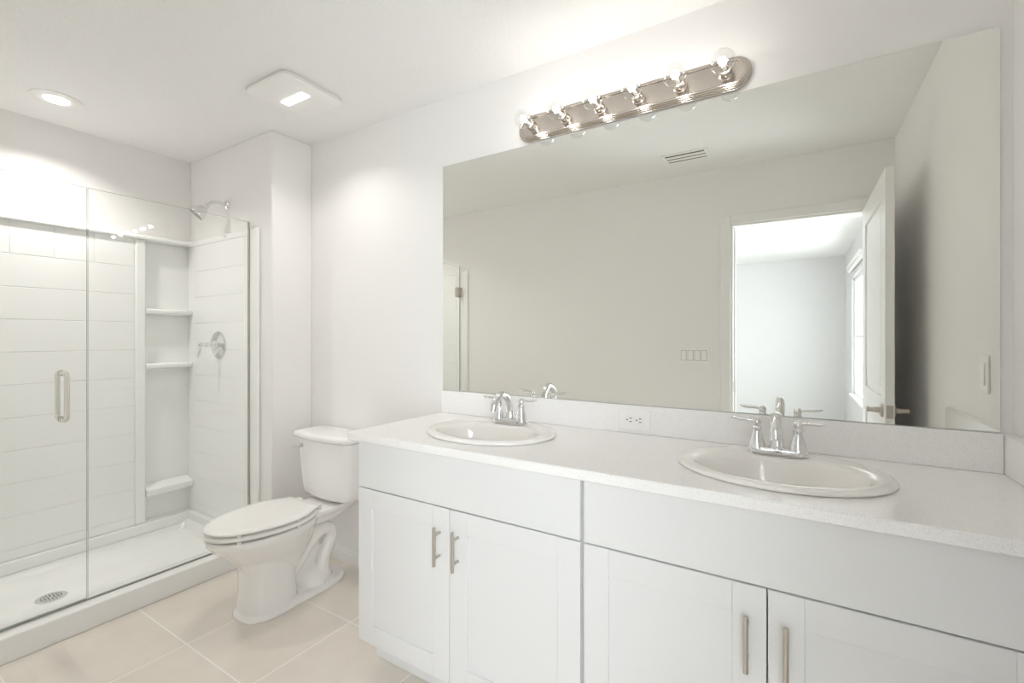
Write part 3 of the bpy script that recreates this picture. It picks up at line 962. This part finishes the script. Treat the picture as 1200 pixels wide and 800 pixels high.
# ================================================================== CEILING FITTINGS
fx, fy = -2.032, 1.325
fan = thing('exhaust_fan', 'square white ceiling exhaust fan with a lit strip', 'exhaust fan', (fx, fy, H - 0.03))
def sq(h, z, r=0.03):
    return rr(fx - h, fx + h, fy - h, fy + h, z, r)
bm = bmesh.new()
loft(bm, [sq(0.148, H - 0.0005), sq(0.152, H - 0.005), sq(0.149, H - 0.009, 0.028)])
obj('housing', bm, M['plastic'], fan, smooth=True, auto=40)
bm = bmesh.new()
loft(bm, [sq(0.140, H - 0.0092, 0.026), sq(0.140, H - 0.0145, 0.026)])
obj('intake_gap', bm, M['gap'], fan, smooth=True, auto=40)
bm = bmesh.new()
loft(bm, [sq(0.156, H - 0.0148, 0.034), sq(0.159, H - 0.018, 0.036), sq(0.157, H - 0.024, 0.034), sq(0.150, H - 0.027, 0.03), sq(0.10, H - 0.028, 0.02)])
obj('grille_cover', bm, M['plastic'], fan, smooth=True, auto=40)
def lamp_light(name, t, loc, shape, sx, sy, power, spread):
    l = bpy.data.lights.new(name, 'AREA')
    l.shape, l.size, l.size_y, l.energy, l.color, l.spread = shape, sx, sy, power, (1.0, 0.97, 0.93), math.radians(spread)
    o = bpy.data.objects.new(name, l)
    COL.objects.link(o)
    o.parent = t
    o.location = Vector(loc) - root_loc(t)
lamp_light('fan_lamp', fan, (fx, fy, H - 0.0325), 'RECTANGLE', 0.16, 0.04, FAN_W, 130)
obj('light_lens', boxes((fx - 0.081, fx + 0.081, fy - 0.0205, fy + 0.0205, H - 0.0310, H - 0.0270)), M['fan_light'], fan)

lx, ly = -3.070, 0.745
dn = thing('recessed_downlight', 'round lit recessed downlight in ceiling over the shower', 'downlight', (lx, ly, H - 0.01))
bm = bmesh.new()
lathe(bm, (lx, ly, H - 0.0005), (0, 0, -1), [(0, 0.095), (0.004, 0.094), (0.009, 0.080), (0.010, 0.062), (0.003, 0.046)], 44)
obj('trim_ring', bm, M['plastic'], dn, smooth=True, auto=40)
bm = bmesh.new()
lathe(bm, (lx, ly, H - 0.0048), (0, 0, -1), [(0, 0.0455), (0.003, 0.0455), (0.0045, 0.040), (0.005, 0.002)], 40)
obj('lens', bm, M['down_light'], dn, smooth=True, auto=40)
lamp_light('downlight_lamp', dn, (lx, ly, H - 0.012), 'DISK', 0.08, 0.08, DOWN_W, 130)

# supply register in the ceiling by the doorway (seen in the mirror)
gx, gy = -0.604, 0.348
vt = thing('ceiling_vent', 'rectangular white ceiling air vent seen in the mirror', 'vent', (gx, gy, H - 0.012))
w, h = 0.118, 0.080
obj('frame', boxes((gx - w - 0.022, gx + w + 0.022, gy - h - 0.022, gy - h, H - 0.006, H - 0.0005), (gx - w - 0.022, gx + w + 0.022, gy + h, gy + h + 0.022, H - 0.006, H - 0.0005),
                   (gx - w - 0.022, gx - w, gy - h, gy + h, H - 0.006, H - 0.0005), (gx + w, gx + w + 0.022, gy - h, gy + h, H - 0.006, H - 0.0005)), M['plastic'], vt, bevel=0.002)
obj('backing', boxes((gx - w, gx + w, gy - h, gy + h, H - 0.0025, H - 0.0005)), M['gap'], vt)
for k in range(3):
    yy = gy - h + 0.012 + k * 0.050
    bm = bmesh.new()
    loft(bm, [[(x, yy + 0.020, H - 0.003), (x, yy + 0.0215, H - 0.003), (x, yy + 0.0015, H - 0.0085), (x, yy, H - 0.0085)] for x in (gx - w, gx + w)])
    obj('louver', bm, M['plastic'], vt)

# ================================================================== SWITCHES
swx, swz = -0.617, 1.150
sw = thing('light_switch', 'white four-gang rocker switch plate left of the doorway in mirror', 'switch', (swx, YB, swz - 0.06))
wall_plate_y(sw, swx, swz, 0.206, 0.116, YB + 0.0005, 1)
for k in range(4):
    x = swx + (k - 1.5) * 0.0457
    bm = bmesh.new()
    pr = [(YB + 0.0066, swz - 0.034), (YB + 0.0085, swz - 0.034), (YB + 0.0115, swz), (YB + 0.0085, swz + 0.034), (YB + 0.0066, swz + 0.034)]
    loft(bm, [[(xx, y, z) for y, z in pr] for xx in (x - 0.0165, x + 0.0165)])
    rk = obj('rocker', bm, M['plastic'], sw, bevel=0.001)
    obj('rocker_gap_shade', boxes((x - 0.0195, x + 0.0195, YB + 0.0060, YB + 0.0067, swz - 0.037, swz + 0.037)), M['gap_shade'], rk)  # flat grey sheet; its colour stands in for shade around the rocker
s2 = thing('light_switch', 'white wall plate on the right wall beside the mirror edge, seen reflected', 'switch', (XR, 1.525, 1.10))
obj('face_plate', boxes((XR - 0.0065, XR - 0.0005, 1.525 - 0.036, 1.525 + 0.036, 1.165 - 0.058, 1.165 + 0.058)), M['plastic'], s2, bevel=0.003)
obj('rocker', boxes((XR - 0.0095, XR - 0.0066, 1.525 - 0.0165, 1.525 + 0.0165, 1.165 - 0.034, 1.165 + 0.034)), M['plastic'], s2, bevel=0.001)
